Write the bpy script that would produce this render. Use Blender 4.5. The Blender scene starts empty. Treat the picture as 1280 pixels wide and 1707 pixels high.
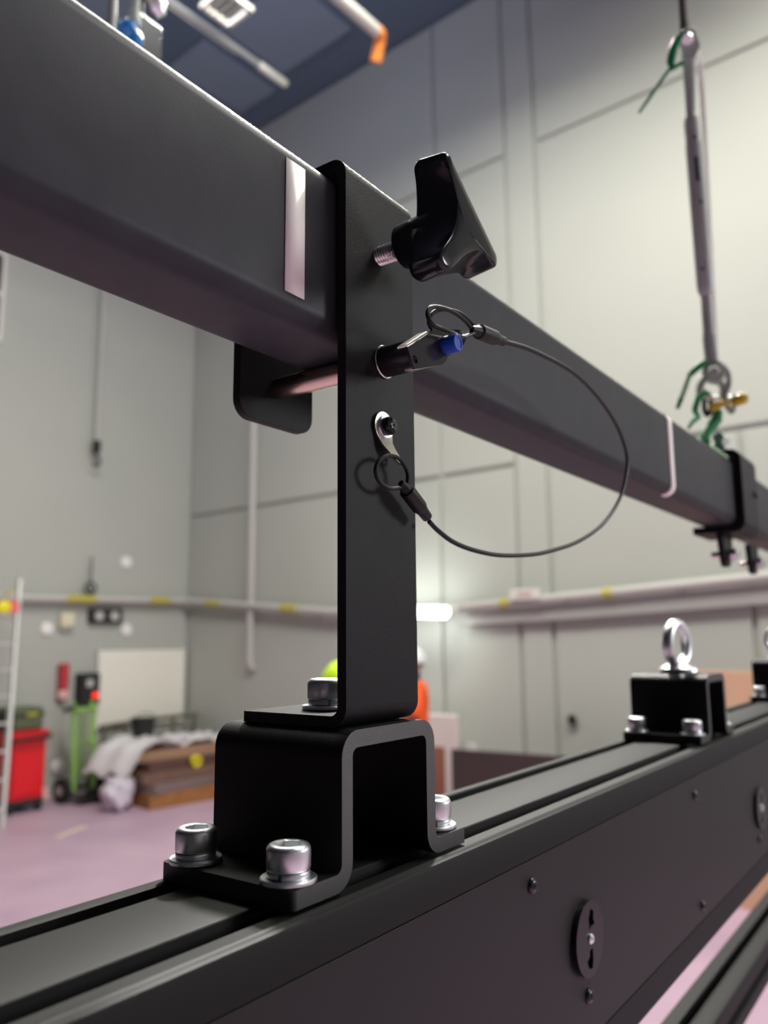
import bpy, bmesh, math, random
from mathutils import Vector, Matrix, Euler
random.seed(4)
PI = math.pi
sc = bpy.context.scene
COL = sc.collection
R_ = math.radians

# ------------------------------------------------------------------ camera, world, lights, exposure
# world: X along the two beams, Y away from the camera across them, Z up, metres; floor z = 0
EYE = 1.7
YAW, PITCH, ROLL, FPX = 0.6248, 0.15498, -0.00814, 1345.6
fw = Vector((math.cos(YAW)*math.cos(PITCH), math.sin(YAW)*math.cos(PITCH), math.sin(PITCH)))
rt = Vector((math.sin(YAW), -math.cos(YAW), 0))
up = rt.cross(fw)
rt2 = rt*math.cos(ROLL) + up*math.sin(ROLL)
up2 = -rt*math.sin(ROLL) + up*math.cos(ROLL)
cam = bpy.data.cameras.new('camera')
cam.sensor_width = 36.0
cam.lens = FPX/1707*36
cam.clip_start = 0.01
cam.clip_end = 60
cam.dof.use_dof = True
cam.dof.focus_distance = 0.375
cam.dof.aperture_fstop = 7.4
co = bpy.data.objects.new('camera', cam)
COL.objects.link(co)
m = Matrix.Identity(4)
for i in range(3):
    m[i][0], m[i][1], m[i][2] = rt2[i], up2[i], -fw[i]
m[2][3] = EYE
co.matrix_world = m
sc.camera = co

A = R_(-3.9)                       # the hall is turned a little against the beams
def RW(x, y, z):                   # hall frame -> world
    return Vector((x*math.cos(A)-y*math.sin(A), x*math.sin(A)+y*math.cos(A), z))

w = bpy.data.worlds.new('world'); sc.world = w
w.use_nodes = True
w.node_tree.nodes['Background'].inputs[0].default_value = (0.5, 0.55, 0.65, 1)
w.node_tree.nodes['Background'].inputs[1].default_value = 0.03

def area(name, loc, tgt, sx, sy, power, col, spread=PI):
    l = bpy.data.lights.new(name, 'AREA')
    l.shape = 'RECTANGLE'; l.size = sx; l.size_y = sy; l.energy = power; l.color = col; l.spread = spread
    o = bpy.data.objects.new(name, l); COL.objects.link(o)
    o.location = RW(*loc)
    o.rotation_euler = (RW(*tgt)-RW(*loc)).to_track_quat('-Z', 'Y').to_euler()
    return o
area('assumed_lamp_right', (4.4, 0.0, 7.3), (4.8, 0.6, 0), 1.5, 0.8, 170, (1.0, 0.98, 0.84))  # assumed ceiling lamp out of view, brightens the right wall
area('assumed_lamp_middle', (3.0, 2.9, 7.3), (3.6, 3.4, 0), 1.7, 0.8, 265, (1.0, 0.99, 0.86), R_(160))  # assumed lamp without a fixture, lights the wall and edges from ahead
area('assumed_lamp_left', (2.2, 5.0, 7.1), (2.2, 5.8, 0), 1.2, 0.7, 75, (1.0, 0.99, 0.88), R_(160))  # assumed unseen lamp, lifts the left wall a little
area('assumed_spot', (4.3, 2.6, 7.1), (0.40, 0.25, 1.85), 0.5, 0.5, 110, (1.0, 0.96, 0.90), R_(50))  # assumed narrow spot, added for the bright rim on the beam top
area('assumed_flood', (4.4, -3.8, 3.0), (0.4, 0.2, 1.7), 1.4, 1.2, 140, (0.96, 0.97, 1.0))  # assumed lamp without a fixture, added for side shadows and front light
area('assumed_lamp_near', (3.2, -1.9, 7.0), (0.6, 0.2, 1.2), 2.0, 1.4, 170, (1.0, 0.98, 0.96))  # assumed overhead lamp out of view, added as soft front light

area('cool_wall_fill', (3.0, 4.5, 7.3), (6.2, 6.0, 8.3), 0.8, 0.4, 26, (0.62, 0.74, 1.0))  # added fill without a fixture, tints the upper wall and ceiling blue
sc.view_settings.view_transform = 'Standard'
sc.view_settings.look = 'None'
sc.view_settings.gamma = 1
sc.view_settings.use_curve_mapping = False
sc.view_settings.exposure = 0.0

# ------------------------------------------------------------------ materials
MATS = {}
def mat(name, col, rough=0.5, metal=0.0, spec=0.5, bump=None, vary=None, emit=None, coat=0.0, stripes=None, trans=0):
    if name in MATS: return MATS[name]
    M = bpy.data.materials.new(name); M.use_nodes = True
    nt = M.node_tree; b = nt.nodes['Principled BSDF']
    b.inputs['Base Color'].default_value = (*col, 1)
    b.inputs['Roughness'].default_value = rough
    b.inputs['Metallic'].default_value = metal
    b.inputs['Specular IOR Level'].default_value = spec
    b.inputs['Coat Weight'].default_value = coat
    if trans: b.inputs['Transmission Weight'].default_value = trans
    tc = nt.nodes.new('ShaderNodeTexCoord')
    if vary:                                    # (second colour, scale, contrast)
        n = nt.nodes.new('ShaderNodeTexNoise'); n.inputs['Scale'].default_value = vary[1]; n.inputs['Detail'].default_value = 4
        r = nt.nodes.new('ShaderNodeValToRGB')
        r.color_ramp.elements[0].position = 0.5-vary[2]; r.color_ramp.elements[1].position = 0.5+vary[2]
        r.color_ramp.elements[0].color = (*col, 1); r.color_ramp.elements[1].color = (*vary[0], 1)
        nt.links.new(tc.outputs['Object'], n.inputs['Vector']); nt.links.new(n.outputs['Fac'], r.inputs['Fac'])
        nt.links.new(r.outputs['Color'], b.inputs['Base Color'])
    if bump:                                    # (scale, strength, distance)
        n = nt.nodes.new('ShaderNodeTexNoise'); n.inputs['Scale'].default_value = bump[0]; n.inputs['Detail'].default_value = 2
        bp = nt.nodes.new('ShaderNodeBump'); bp.inputs['Strength'].default_value = bump[1]; bp.inputs['Distance'].default_value = bump[2]
        nt.links.new(tc.outputs['Object'], n.inputs['Vector']); nt.links.new(n.outputs['Fac'], bp.inputs['Height'])
        nt.links.new(bp.outputs['Normal'], b.inputs['Normal'])
    if stripes:                                 # cut marks: (scale, strength, axis)
        n = nt.nodes.new('ShaderNodeTexWave'); n.bands_direction = stripes[2]; n.inputs['Scale'].default_value = stripes[0]
        n.inputs['Distortion'].default_value = 1.5
        bp = nt.nodes.new('ShaderNodeBump'); bp.inputs['Strength'].default_value = stripes[1]; bp.inputs['Distance'].default_value = 0.0003
        nt.links.new(tc.outputs['Object'], n.inputs['Vector']); nt.links.new(n.outputs['Fac'], bp.inputs['Height'])
        nt.links.new(bp.outputs['Normal'], b.inputs['Normal'])
    if emit:
        b.inputs['Emission Color'].default_value = (*emit[0], 1); b.inputs['Emission Strength'].default_value = emit[1]
    MATS[name] = M
    return M

POWDER = mat('black_powder_coat', (0.009, 0.009, 0.010), 0.50, spec=0.13, bump=(1900, 0.42, 0.0004))
CUT = mat('coated_cut_edge', (0.022, 0.021, 0.021), 0.42, stripes=(700, 0.22, 'Z'))
BEAMP = mat('charcoal_beam_paint', (0.031, 0.032, 0.037), 0.44, spec=0.10, bump=(900, 0.10, 0.0004), vary=((0.038, 0.039, 0.044), 60, 0.2))
EXTR = mat('black_anodised', (0.011, 0.011, 0.011), 0.55, spec=0.11, bump=(1500, 0.10, 0.0003))
PANEL = mat('black_panel_paint', (0.017, 0.015, 0.016), 0.48, spec=0.16, bump=(1300, 0.14, 0.0003))
ZINC = mat('zinc_plate', (0.80, 0.82, 0.84), 0.33, 1.0, bump=(260, 0.05, 0.0006))
ZINC2 = mat('dull_galvanised', (0.37, 0.40, 0.38), 0.5, 0.1, bump=(160, 0.15, 0.001))
STEEL = mat('bright_steel', (0.62, 0.58, 0.55), 0.22, 1.0)
PLAST = mat('glossy_black_plastic', (0.007, 0.008, 0.011), 0.17, spec=0.3)
DARKST = mat('blackened_steel', (0.035, 0.035, 0.037), 0.25, 0.6)
BLUE = mat('blue_plastic', (0.006, 0.05, 0.34), 0.5, spec=0.25)
TAPE = mat('white_tape', (0.80, 0.75, 0.72), 0.85, spec=0.15, bump=(500, 0.1, 0.0003))
CABLEM = mat('black_coated_cable', (0.006, 0.006, 0.006), 0.42, spec=0.22)
DARK = mat('deep_black', (0.004, 0.004, 0.005), 0.6)
GREEN = mat('green_cable_tie', (0.012, 0.17, 0.06), 0.65, spec=0.2)
GREENP = mat('pale_green_plastic', (0.30, 0.50, 0.30), 0.6, spec=0.3)
YEL = mat('yellow_plastic', (0.55, 0.36, 0.01), 0.4)
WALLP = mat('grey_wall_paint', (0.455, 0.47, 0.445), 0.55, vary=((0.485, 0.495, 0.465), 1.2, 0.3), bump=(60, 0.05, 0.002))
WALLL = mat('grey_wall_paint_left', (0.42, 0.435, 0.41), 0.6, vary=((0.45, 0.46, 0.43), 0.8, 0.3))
CEILM = mat('blue_grey_ceiling', (0.10, 0.135, 0.195), 0.7)
CEILP = mat('lighter_ceiling_board', (0.20, 0.245, 0.32), 0.7)
DRAPE = mat('black_stage_drape', (0.02, 0.02, 0.022), 0.9)
FLOORM = mat('mauve_stage_floor', (0.43, 0.29, 0.41), 0.5, vary=((0.56, 0.39, 0.50), 1.6, 0.25))
WHITE = mat('white_paint', (0.75, 0.73, 0.70), 0.5)
CREAM = mat('cream_plastic', (0.72, 0.66, 0.50), 0.45)
ALU = mat('aluminium', (0.66, 0.65, 0.64), 0.38, 0.7)
RED = mat('red_enamel', (0.62, 0.010, 0.018), 0.4)
OLIVE = mat('olive_canvas', (0.10, 0.12, 0.065), 0.8)
LIME = mat('lime_green_paint', (0.26, 0.50, 0.10), 0.45)
RUBBER = mat('black_rubber', (0.015, 0.015, 0.016), 0.7)
ORANGE = mat('orange_plastic', (0.75, 0.23, 0.03), 0.5)
VEST = mat('orange_safety_vest', (0.95, 0.12, 0.015), 0.7, emit=None)
LIMEV = mat('lime_safety_fabric', (0.55, 0.85, 0.02), 0.6)
SKIN = mat('skin', (0.45, 0.26, 0.18), 0.55)
CLOTH = mat('dark_trousers', (0.03, 0.035, 0.05), 0.85)
WOODO = mat('orange_brown_timber', (0.36, 0.16, 0.045), 0.6, vary=((0.26, 0.10, 0.03), 9, 0.3))
WOODD = mat('dark_brown_board', (0.085, 0.042, 0.034), 0.55, vary=((0.12, 0.06, 0.045), 6, 0.3))
WOODM = mat('mid_brown_board', (0.14, 0.075, 0.06), 0.55, vary=((0.20, 0.11, 0.08), 7, 0.3))
PLY = mat('pale_plywood', (0.74, 0.47, 0.32), 0.6, vary=((0.68, 0.42, 0.28), 5, 0.3))
SHEET = mat('white_plastic_sheet', (0.72, 0.68, 0.72), 0.35)
WALLTUBE = mat('lit_fluorescent_tube', (0.9, 0.95, 0.9), 0.3, emit=((0.93, 1.0, 0.92), 22.0))
REDLED = mat('red_pilot_light', (0.8, 0.02, 0.02), 0.3, emit=((1.0, 0.03, 0.02), 1.2))
GLASSD = mat('dark_window_glass', (0.03, 0.035, 0.04), 0.1)
BLUEP = mat('bright_blue_paint', (0.02, 0.20, 0.55), 0.35)
PIPEB = mat('grey_brown_metal', (0.16, 0.14, 0.11), 0.5)
SILVG = mat('pale_grey_pipe', (0.52, 0.50, 0.49), 0.45)
YBAND = mat('faded_yellow_tape', (0.50, 0.44, 0.10), 0.6)

# ------------------------------------------------------------------ objects
ORG = {}                                   # thing -> (origin, scale)
def tag(o, label=None, cat=None, group=None, kind=None):
    if label: o['label'] = label
    if cat: o['category'] = cat
    if group: o['group'] = group
    if kind: o['kind'] = kind
    return o
def mmw(p): return Vector((p[0]*.001, p[1]*.001, p[2]*.001+EYE))
def thing(name, label, cat, at, group=None):                 # beam-side thing, coordinates in mm
    o = bpy.data.objects.new(name, None); COL.objects.link(o)
    o.empty_display_size = 0.02
    o.location = mmw(at); ORG[o.name] = (Vector(at), 0.001)
    return tag(o, label, cat, group)
def rthing(name, label, cat, at, rz=0.0, group=None):        # hall thing, metres in its own frame
    o = bpy.data.objects.new(name, None); COL.objects.link(o)
    o.empty_display_size = 0.1
    o.location = RW(*at); o.rotation_euler = (0, 0, A+rz); ORG[o.name] = (Vector((0, 0, 0)), 1.0)
    return tag(o, label, cat, group)
def root_of(o):
    while o.parent: o = o.parent
    return o
def obj(name, bm, mats, parent=None, at=None, room=None, rz=0.0, bevel=0, segs=2, ang=35, smooth=True, sub=0):
    if parent is not None: org, s = ORG[root_of(parent).name]
    elif at is not None: org, s = Vector(at), 0.001
    else: org, s = Vector((0, 0, 0)), 1.0
    for v in bm.verts: v.co = (v.co-org)*s
    bmesh.ops.recalc_face_normals(bm, faces=bm.faces)
    me = bpy.data.meshes.new(name); bm.to_mesh(me); bm.free()
    for x in (mats if isinstance(mats, (list, tuple)) else [mats]): me.materials.append(x)
    if smooth:
        me.shade_smooth(); me.set_sharp_from_angle(angle=R_(ang))
    o = bpy.data.objects.new(name, me); COL.objects.link(o)
    if parent is not None: o.parent = parent
    elif at is not None: o.location = mmw(at); ORG[o.name] = (org, s)
    elif room is not None:
        o.location = RW(*room); o.rotation_euler = (0, 0, A+rz); ORG[o.name] = (org, s)
    if bevel:
        b = o.modifiers.new('bevel', 'BEVEL'); b.width = bevel*s; b.segments = segs; b.limit_method = 'ANGLE'; b.angle_limit = R_(ang)
        b.harden_normals = True
    if sub:
        q = o.modifiers.new('sub', 'SUBSURF'); q.levels = sub; q.render_levels = sub
    return o
def dup(root, loc, rz=None, label=None):
    c = root.copy(); COL.objects.link(c); c.location = loc
    if rz is not None: c.rotation_euler = (0, 0, rz)
    if label: c['label'] = label
    for ch in list(root.children):
        d = ch.copy(); COL.objects.link(d); d.parent = c
        for g in list(ch.children):
            e = g.copy(); COL.objects.link(e); e.parent = d
    return c

# ------------------------------------------------------------------ shape builders
def B(): return bmesh.new()
def box(bm, x0, x1, y0, y1, z0, z1, mi=0):
    v = [bm.verts.new((x, y, z)) for x in (x0, x1) for y in (y0, y1) for z in (z0, z1)]
    for q in ((0,1,3,2), (4,6,7,5), (0,4,5,1), (2,3,7,6), (0,2,6,4), (1,5,7,3)):
        bm.faces.new([v[i] for i in q]).material_index = mi
    return bm
def fillet(pts, rad, k=5):
    n = len(pts); out = []
    for i, p in enumerate(pts):
        r = rad[i] if isinstance(rad, (list, tuple)) else rad
        p = Vector(p); a = Vector(pts[i-1]); b = Vector(pts[(i+1) % n])
        if r <= 0: out.append(tuple(p)); continue
        u = (a-p).normalized(); v = (b-p).normalized()
        th = u.angle(v)
        d = min(r/math.tan(th/2), (a-p).length*.499, (b-p).length*.499)
        r = d*math.tan(th/2)
        c = p+(u+v).normalized()*(r/math.sin(th/2))
        s = p+u*d-c; e = p+v*d-c
        t0 = math.atan2(s.y, s.x); dt = math.atan2(e.y, e.x)-t0
        while dt > PI: dt -= 2*PI
        while dt < -PI: dt += 2*PI
        for j in range(k+1):
            t = t0+dt*j/k; out.append((c.x+r*math.cos(t), c.y+r*math.sin(t)))
    return out
AX = {'x': lambda a, b, h: (h, a, b), 'y': lambda a, b, h: (a, h, b), 'z': lambda a, b, h: (a, b, h)}
def prism(bm, poly, axis, h0, h1, mi=0, mp=None):
    f = mp or AX[axis]
    lo = [bm.verts.new(f(a, b, h0)) for a, b in poly]; hi = [bm.verts.new(f(a, b, h1)) for a, b in poly]
    n = len(poly)
    bm.faces.new(lo).material_index = mi; bm.faces.new(hi).material_index = mi
    for i in range(n):
        bm.faces.new((lo[i], lo[(i+1) % n], hi[(i+1) % n], hi[i])).material_index = mi
    return bm
def hole_plate(bm, outer, holes, mp, h0, h1, mi=0):
    """flat plate with real holes: mp maps (a, b, h) to space"""
    t = bmesh.new(); es = []
    for loop in [outer]+holes:
        vs = [t.verts.new((a, b, 0)) for a, b in loop]
        es += [t.edges.new((vs[i], vs[(i+1) % len(vs)])) for i in range(len(vs))]
    bmesh.ops.triangle_fill(t, edges=es, use_beauty=True, use_dissolve=False)
    t.verts.index_update()
    lo = [bm.verts.new(mp(v.co.x, v.co.y, h0)) for v in t.verts]
    hi = [bm.verts.new(mp(v.co.x, v.co.y, h1)) for v in t.verts]
    for f in t.faces:
        ids = [v.index for v in f.verts]
        bm.faces.new([lo[i] for i in ids]).material_index = mi; bm.faces.new([hi[i] for i in reversed(ids)]).material_index = mi
    for e in t.edges:
        if len(e.link_faces) == 1:
            a, b = e.verts[0].index, e.verts[1].index
            bm.faces.new((lo[a], lo[b], hi[b], hi[a])).material_index = mi
    t.free(); return bm
def circ(cx, cy, r, n=20): return [(cx+r*math.cos(2*PI*i/n), cy+r*math.sin(2*PI*i/n)) for i in range(n)]
def catmull(pts, k=8, closed=False):
    P = [Vector(p) for p in pts]; n = len(P); out = []
    for i in range(n if closed else n-1):
        a, b, c, d = (P[(i-1) % n], P[i], P[(i+1) % n], P[(i+2) % n]) if closed else (P[max(i-1, 0)], P[i], P[i+1], P[min(i+2, n-1)])
        for j in range(k):
            t = j/k
            out.append(0.5*((2*b)+(c-a)*t+(2*a-5*b+4*c-d)*t*t+(3*b-a-3*c+d)*t**3))
    if not closed: out.append(P[-1])
    return out
def tube(bm, pts, r, n=12, closed=False, caps=True, mi=0):
    P = [Vector(p) for p in pts]; N = len(P); rings = []
    def tan(i):
        if closed: return (P[(i+1) % N]-P[i-1]).normalized()
        return (P[min(i+1, N-1)]-P[max(i-1, 0)]).normalized()
    t = tan(0); u = t.orthogonal().normalized()
    for i in range(N):
        t2 = tan(i)
        u = (u-t2*u.dot(t2)); u = u.normalized() if u.length > 1e-9 else t2.orthogonal().normalized()
        v = t2.cross(u); rr = r[i] if isinstance(r, (list, tuple)) else r
        rings.append([bm.verts.new(P[i]+u*rr*math.cos(2*PI*k/n)+v*rr*math.sin(2*PI*k/n)) for k in range(n)])
    for i in range(N if closed else N-1):
        a, b = rings[i], rings[(i+1) % N]
        off = 0
        if closed and i == N-1:
            off = min(range(n), key=lambda o: (a[0].co-b[o].co).length)
        for k in range(n):
            bm.faces.new((a[k], a[(k+1) % n], b[(k+1+off) % n], b[(k+off) % n])).material_index = mi
    if caps and not closed:
        bm.faces.new(rings[0]).material_index = mi; bm.faces.new(rings[-1]).material_index = mi
    return bm
def lathe(bm, prof, mp, n=32, mi=0, close=False):
    """prof: (radius or function of angle, height); mp maps (a, b, h)"""
    rings = []
    for r, h in prof:
        if not callable(r) and r < 1e-7: rings.append([bm.verts.new(mp(0, 0, h))]); continue
        ring = []
        for k in range(n):
            t = 2*PI*k/n; q = r(t) if callable(r) else r
            ring.append(bm.verts.new(mp(q*math.cos(t), q*math.sin(t), h)))
        rings.append(ring)
    pairs = list(zip(rings, rings[1:]))
    if close: pairs.append((rings[-1], rings[0]))
    for a, b in pairs:
        for k in range(n):
            k2 = (k+1) % n
            if len(a) == 1 and len(b) == 1: continue
            if len(a) == 1: f = (a[0], b[k], b[k2])
            elif len(b) == 1: f = (a[k], a[k2], b[0])
            else: f = (a[k], a[k2], b[k2], b[k])
            bm.faces.new(f).material_index = mi
    if not close:
        for rg in (rings[0], rings[-1]):
            if len(rg) > 1: bm.faces.new(rg).material_index = mi
    return bm
def at_z(x, y, z): return lambda a, b, h: (x+a, y+b, z+h)
def at_ny(x, y, z): return lambda a, b, h: (x+a, y-h, z+b)        # axis towards the camera side (-Y)
def at_nx(x, y, z): return lambda a, b, h: (x-h, y+a, z+b)
def bent_sheet(bm, path, rad, th, w0, w1, rc, mp, kb=7, kc=5, mi_face=0, mi_edge=0):
    """sheet of thickness th bent along a 2D path; rc = corner radius at both free ends (start, end)"""
    P = [Vector(p) for p in path]; st = []            # (point, normal)
    n0 = len(P)
    for i, p in enumerate(P):
        if 0 < i < n0-1:
            u = (P[i-1]-p).normalized(); v = (P[i+1]-p).normalized(); th_ = u.angle(v); d = rad/math.tan(th_/2)
            c = p+(u+v).normalized()*(rad/math.sin(th_/2)); s = p+u*d-c; e = p+v*d-c
            t0 = math.atan2(s.y, s.x); dt = math.atan2(e.y, e.x)-t0
            while dt > PI: dt -= 2*PI
            while dt < -PI: dt += 2*PI
            sg = 1 if dt > 0 else -1
            for j in range(kb+1):
                t = t0+dt*j/kb; q = Vector((math.cos(t), math.sin(t)))
                st.append((c+q*rad, -q*sg))
        else:
            dr = ((P[1]-P[0]) if i == 0 else (P[-1]-P[-2])).normalized()
            st.append((p, Vector((-dr.y, dr.x))))
    rmax = max(rc); ws = [w0]
    cols = [(rmax*(1-math.cos(PI/2*j/kc))) for j in range(kc+1)] if rmax > 0 else [0]
    ws = [w0+c for c in cols]+[w1-c for c in reversed(cols)]
    def trim(r, wv):
        d = min(wv-w0, w1-wv)
        if r <= 0 or d >= r: return 0
        return r-math.sqrt(max(0, r*r-(r-d)**2))
    d0 = (P[1]-P[0]).normalized(); d1 = (P[-2]-P[-1]).normalized()
    rows = []
    seq = [('s', 0)]+([('r', 0)] if rc[0] > 0 else [])+[('m', i) for i in range(1, len(st)-1)]+([('q', 0)] if rc[1] > 0 else [])+[('e', 0)]
    F = [[], []]
    for kind, i in seq:
        for side in (0, 1):
            row = []
            for wv in ws:
                if kind == 's': p, nn = st[0][0]+d0*trim(rc[0], wv), st[0][1]
                elif kind == 'r': p, nn = st[0][0]+d0*rc[0]*1.01, st[0][1]
                elif kind == 'q': p, nn = st[-1][0]+d1*rc[1]*1.01, st[-1][1]
                elif kind == 'e': p, nn = st[-1][0]+d1*trim(rc[1], wv), st[-1][1]
                else: p, nn = st[i]
                q = p+nn*(th/2 if side else -th/2)
                row.append(bm.verts.new(mp(q.x, q.y, wv)))
            F[side].append(row)
    nr, nc = len(F[0]), len(ws)
    for side in (0, 1):
        for i in range(nr-1):
            for j in range(nc-1):
                bm.faces.new((F[side][i][j], F[side][i][j+1], F[side][i+1][j+1], F[side][i+1][j])).material_index = mi_face
    for i in range(nr-1):
        for j in (0, nc-1):
            bm.faces.new((F[0][i][j], F[0][i+1][j], F[1][i+1][j], F[1][i][j])).material_index = mi_edge
    for i in (0, nr-1):
        for j in range(nc-1):
            bm.faces.new((F[0][i][j], F[0][i][j+1], F[1][i][j+1], F[1][i][j])).material_index = mi_edge
    bmesh.ops.remove_doubles(bm, verts=bm.verts, dist=1e-5)
    return bm
def rrect(y0, y1, z0, z1, r, k=6): return fillet([(y0, z0), (y1, z0), (y1, z1), (y0, z1)], r, k)

# ------------------------------------------------------------------ the hall
def struct(name, bm, m, label=None, cat=None, **kw):
    o = obj(name, bm, m, room=(0, 0, 0), **kw)
    o['kind'] = 'structure'; ORG[o.name] = (Vector((0, 0, 0)), 1.0)
    return o
DR, DL, CEIL = 6.5, 8.74, 8.4
struct('floor', box(B(), -6, 7, -6, 9.2, -0.2, 0), FLOORM)
ceil = struct('ceiling', box(B(), -6, 7, -6, 9.2, CEIL, CEIL+.2), CEILM)
wr = struct('wall_right', box(B(), DR+.03, DR+.3, -6.2, 9.2, 0, CEIL), WALLP)
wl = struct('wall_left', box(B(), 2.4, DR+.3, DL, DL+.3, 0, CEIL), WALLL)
struct('wall_side_stage', box(B(), -6, 2.4, DL, DL+.3, 0, CEIL), DRAPE)
struct('wall_back', box(B(), -6.2, -6, -6, 9.2, 0, CEIL), DRAPE)
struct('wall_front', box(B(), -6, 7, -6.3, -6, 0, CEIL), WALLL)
g = 0.022
cols = [(4.65, 8.74), (3.79, 4.65), (1.78, 3.46), (-0.6, 1.78), (-3.4, -0.6), (-6, -3.4)]
rows = [(0, 3.3), (3.3, 6.45), (6.45, 8.4)]
for y0, y1 in cols:
    for z0, z1 in rows:
        if z0 > 1 and y0 == -0.6: continue               # upper rows run on as one wide panel
        ya = -0.6 if z0 > 1 and y0 == 1.78 else y0
        obj('wall_panel', box(B(), DR, DR+.035, ya+g, y1-g, z0+(g if z0 else .0), z1-g), WALLP, wr, bevel=.008)
obj('wall_pilaster', box(B(), DR-.004, DR+.035, 3.46+g, 3.79-g, 0, 8.38), WALLP, wr, bevel=.008)
# lighter boards on the ceiling
for x0, x1, y0, y1 in ((5.0, 5.95, 5.35, 6.45), (5.0, 6.1, 6.75, 7.4), (3.2, 4.3, 5.35, 6.45), (3.2, 4.3, 6.75, 7.4)):
    obj('ceiling_board', box(B(), x0, x1, y0, y1, CEIL-.05, CEIL+.02), CEILP, ceil, bevel=.006)

# long grey conduit on both walls, with yellow tape bands
pts = [(-1.0, DL-.09, 2.15), (3.0, DL-.09, 2.15), (5.0, DL-.09, 2.17), (6.36, DL-.09, 2.19), (6.41, DL-.14, 2.19), (6.41, 7.47, 2.10), (6.41, 6.1, 1.985), (6.41, 5.2, 1.965), (6.41, 4.3, 1.985), (6.41, 2.9, 2.055), (6.41, 1.7, 2.125), (6.41, 0.2, 2.21), (6.41, -1.5, 2.3)]
t = rthing('wall_conduit', 'long pale grey conduit running round the walls at head height with yellow tape bands', 'pipe', (0, 0, 2.1))
ORG[t.name] = (Vector((0, 0, 2.1)), 1.0)
obj('conduit_pipe', tube(B(), pts, .045, 14), SILVG, t)
def band(p, q): obj('yellow_band', tube(B(), [p, q], .049, 14), YBAND, t)
band((4.76, DL-.09, 2.167), (5.13, DL-.09, 2.172)); band((5.86, DL-.09, 2.182), (6.14, DL-.09, 2.187))
band((6.41, 8.22, 2.153), (6.41, 7.95, 2.133)); band((6.41, 6.86, 2.048), (6.41, 6.6, 2.027))
band((6.41, 3.93, 2.003), (6.41, 3.84, 2.008)); band((6.41, 2.93, 2.053), (6.41, 2.85, 2.058))
for y, z in ((7.8, 2.12), (6.3, 2.0), (4.6, 1.98), (3.3, 2.035), (2.3, 2.09)):
    obj('clip', box(B(), 6.41, 6.5, y-.02, y+.02, z-.03, z+.03), ALU, t)
for x in (3.6, 4.5, 5.5):
    obj('clip', box(B(), x-.02, x+.02, DL-.09, DL, 2.14, 2.2), ALU, t)
cp = [(4.34, 1.81), (3.2, 1.85), (1.7, 1.925), (-1.5, 2.10), (-1.5, 2.25), (1.7, 2.075), (2.9, 2.005), (4.34, 1.933)]
o = obj('cable_tray', prism(B(), cp, 'x', 6.43, 6.497), mat('grey_tray_paint', (.40, .39, .385), .55), room=(0, 0, 0), bevel=.006)
tag(o, 'shallow grey cable tray on the right wall under the sagging conduit', 'cable tray')
o = obj('downpipe', tube(B(), [(6.43, 7.42, 6.4), (6.43, 7.42, 1.42), (6.47, 7.42, 1.36)], .042, 14), SILVG, room=(0, 0, 0))
tag(o, 'thin pale vertical pipe down the right wall left of the hanger bracket', 'pipe')
o = obj('notice', box(B(), 6.34, 6.355, 3.50, 3.80, 2.03, 2.125), WHITE, room=(0, 0, 0))
tag(o, 'small white card standing on the wall conduit', 'sign')
obj('print_block', box(B(), 6.335, 6.34, 3.58, 3.72, 2.06, 2.095), mat('faded_pink_print', (0.62, 0.42, 0.42), .6), o)
# lit tube lamp
t = rthing('tube_lamp', 'bright white fluorescent tube lamp low on the right wall beside the bracket', 'lamp', (6.28, 4.93, 1.952))
obj('lamp_tube', tube(B(), [(-.10, -.55, -.02), (-.10, -.53, -.02), (-.10, .53, .02), (-.10, .55, .02)], [.03, .05, .05, .03], 16), WALLTUBE, t)
obj('lamp_housing', box(B(), -.05, .08, -.56, .56, -.035, .035), WHITE, t, bevel=.01)
for s in (-1, 1): obj('end_cap', box(B(), -.10, -.03, s*.575-.01, s*.575+.01, -.035, .035), WHITE, t, bevel=.01)
# door handle / small fittings on right wall
o = obj('wall_fitting', lathe(B(), [(0, .06), (.03, .055), (.045, .035), (.03, .012), (.02, 0)], lambda a, b, h: (DR-h, 3.30+a, 1.0+b), 14), DARKST, room=(0, 0, 0))
tag(o, 'small dark round knob on the right wall above the dark board', 'knob')

# window top-left, dark panes
wn = rthing('window_1', None, None, (3.52, DL, 5.5)); wn['kind'] = 'structure'
obj('window_glass', box(B(), -.36, .33, -.012, -.004, -.5, .5), GLASSD, wn)
fb = B()
for x in (-.38, 0, .33): box(fb, x-.02, x+.02, -.05, 0, -.52, .52)
for z in (-.50, .02, .50): box(fb, -.38, .35, -.052, 0, z-.022, z+.022)
obj('window_frame', fb, WHITE, wn)

# ---- left wall fittings
t = rthing('lifting_hook', 'dark hook block hanging on a long cable in front of the left wall', 'hook', (5.035, DL-.12, 3.8))
obj('hook_cable', tube(B(), [(0, 0, .24), (0, 0, 3.2), (0, 0, 4.55)], .022, 8), SILVG, t)
obj('hook_block', tube(B(), [(0, 0, .26), (0, 0, .245), (0, 0, .12), (0, 0, .10)], [.02, .05, .045, .02], 12), RUBBER, t)
hk = [(0, 0, .11), (0, 0, .07), (.035, 0, .045), (.05, 0, .0), (.03, 0, -.045), (-.02, 0, -.05), (-.05, 0, -.02)]
obj('hook', tube(B(), catmull(hk, 5), .014, 8), DARKST, t)
t = rthing('hanging_ring', 'small grey metal ring on a short wire above the black socket box', 'ring', (5.055, DL-.1, 2.3))
rg = [(math.cos(a)*.065, 0, math.sin(a)*.065) for a in [2*PI*i/20 for i in range(20)]]
obj('ring', tube(B(), rg, .014, 8, True), DARKST, t)
obj('wire', tube(B(), [(0, 0, .065), (0, 0, .37)], .01, 6), DARKST, t)
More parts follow.
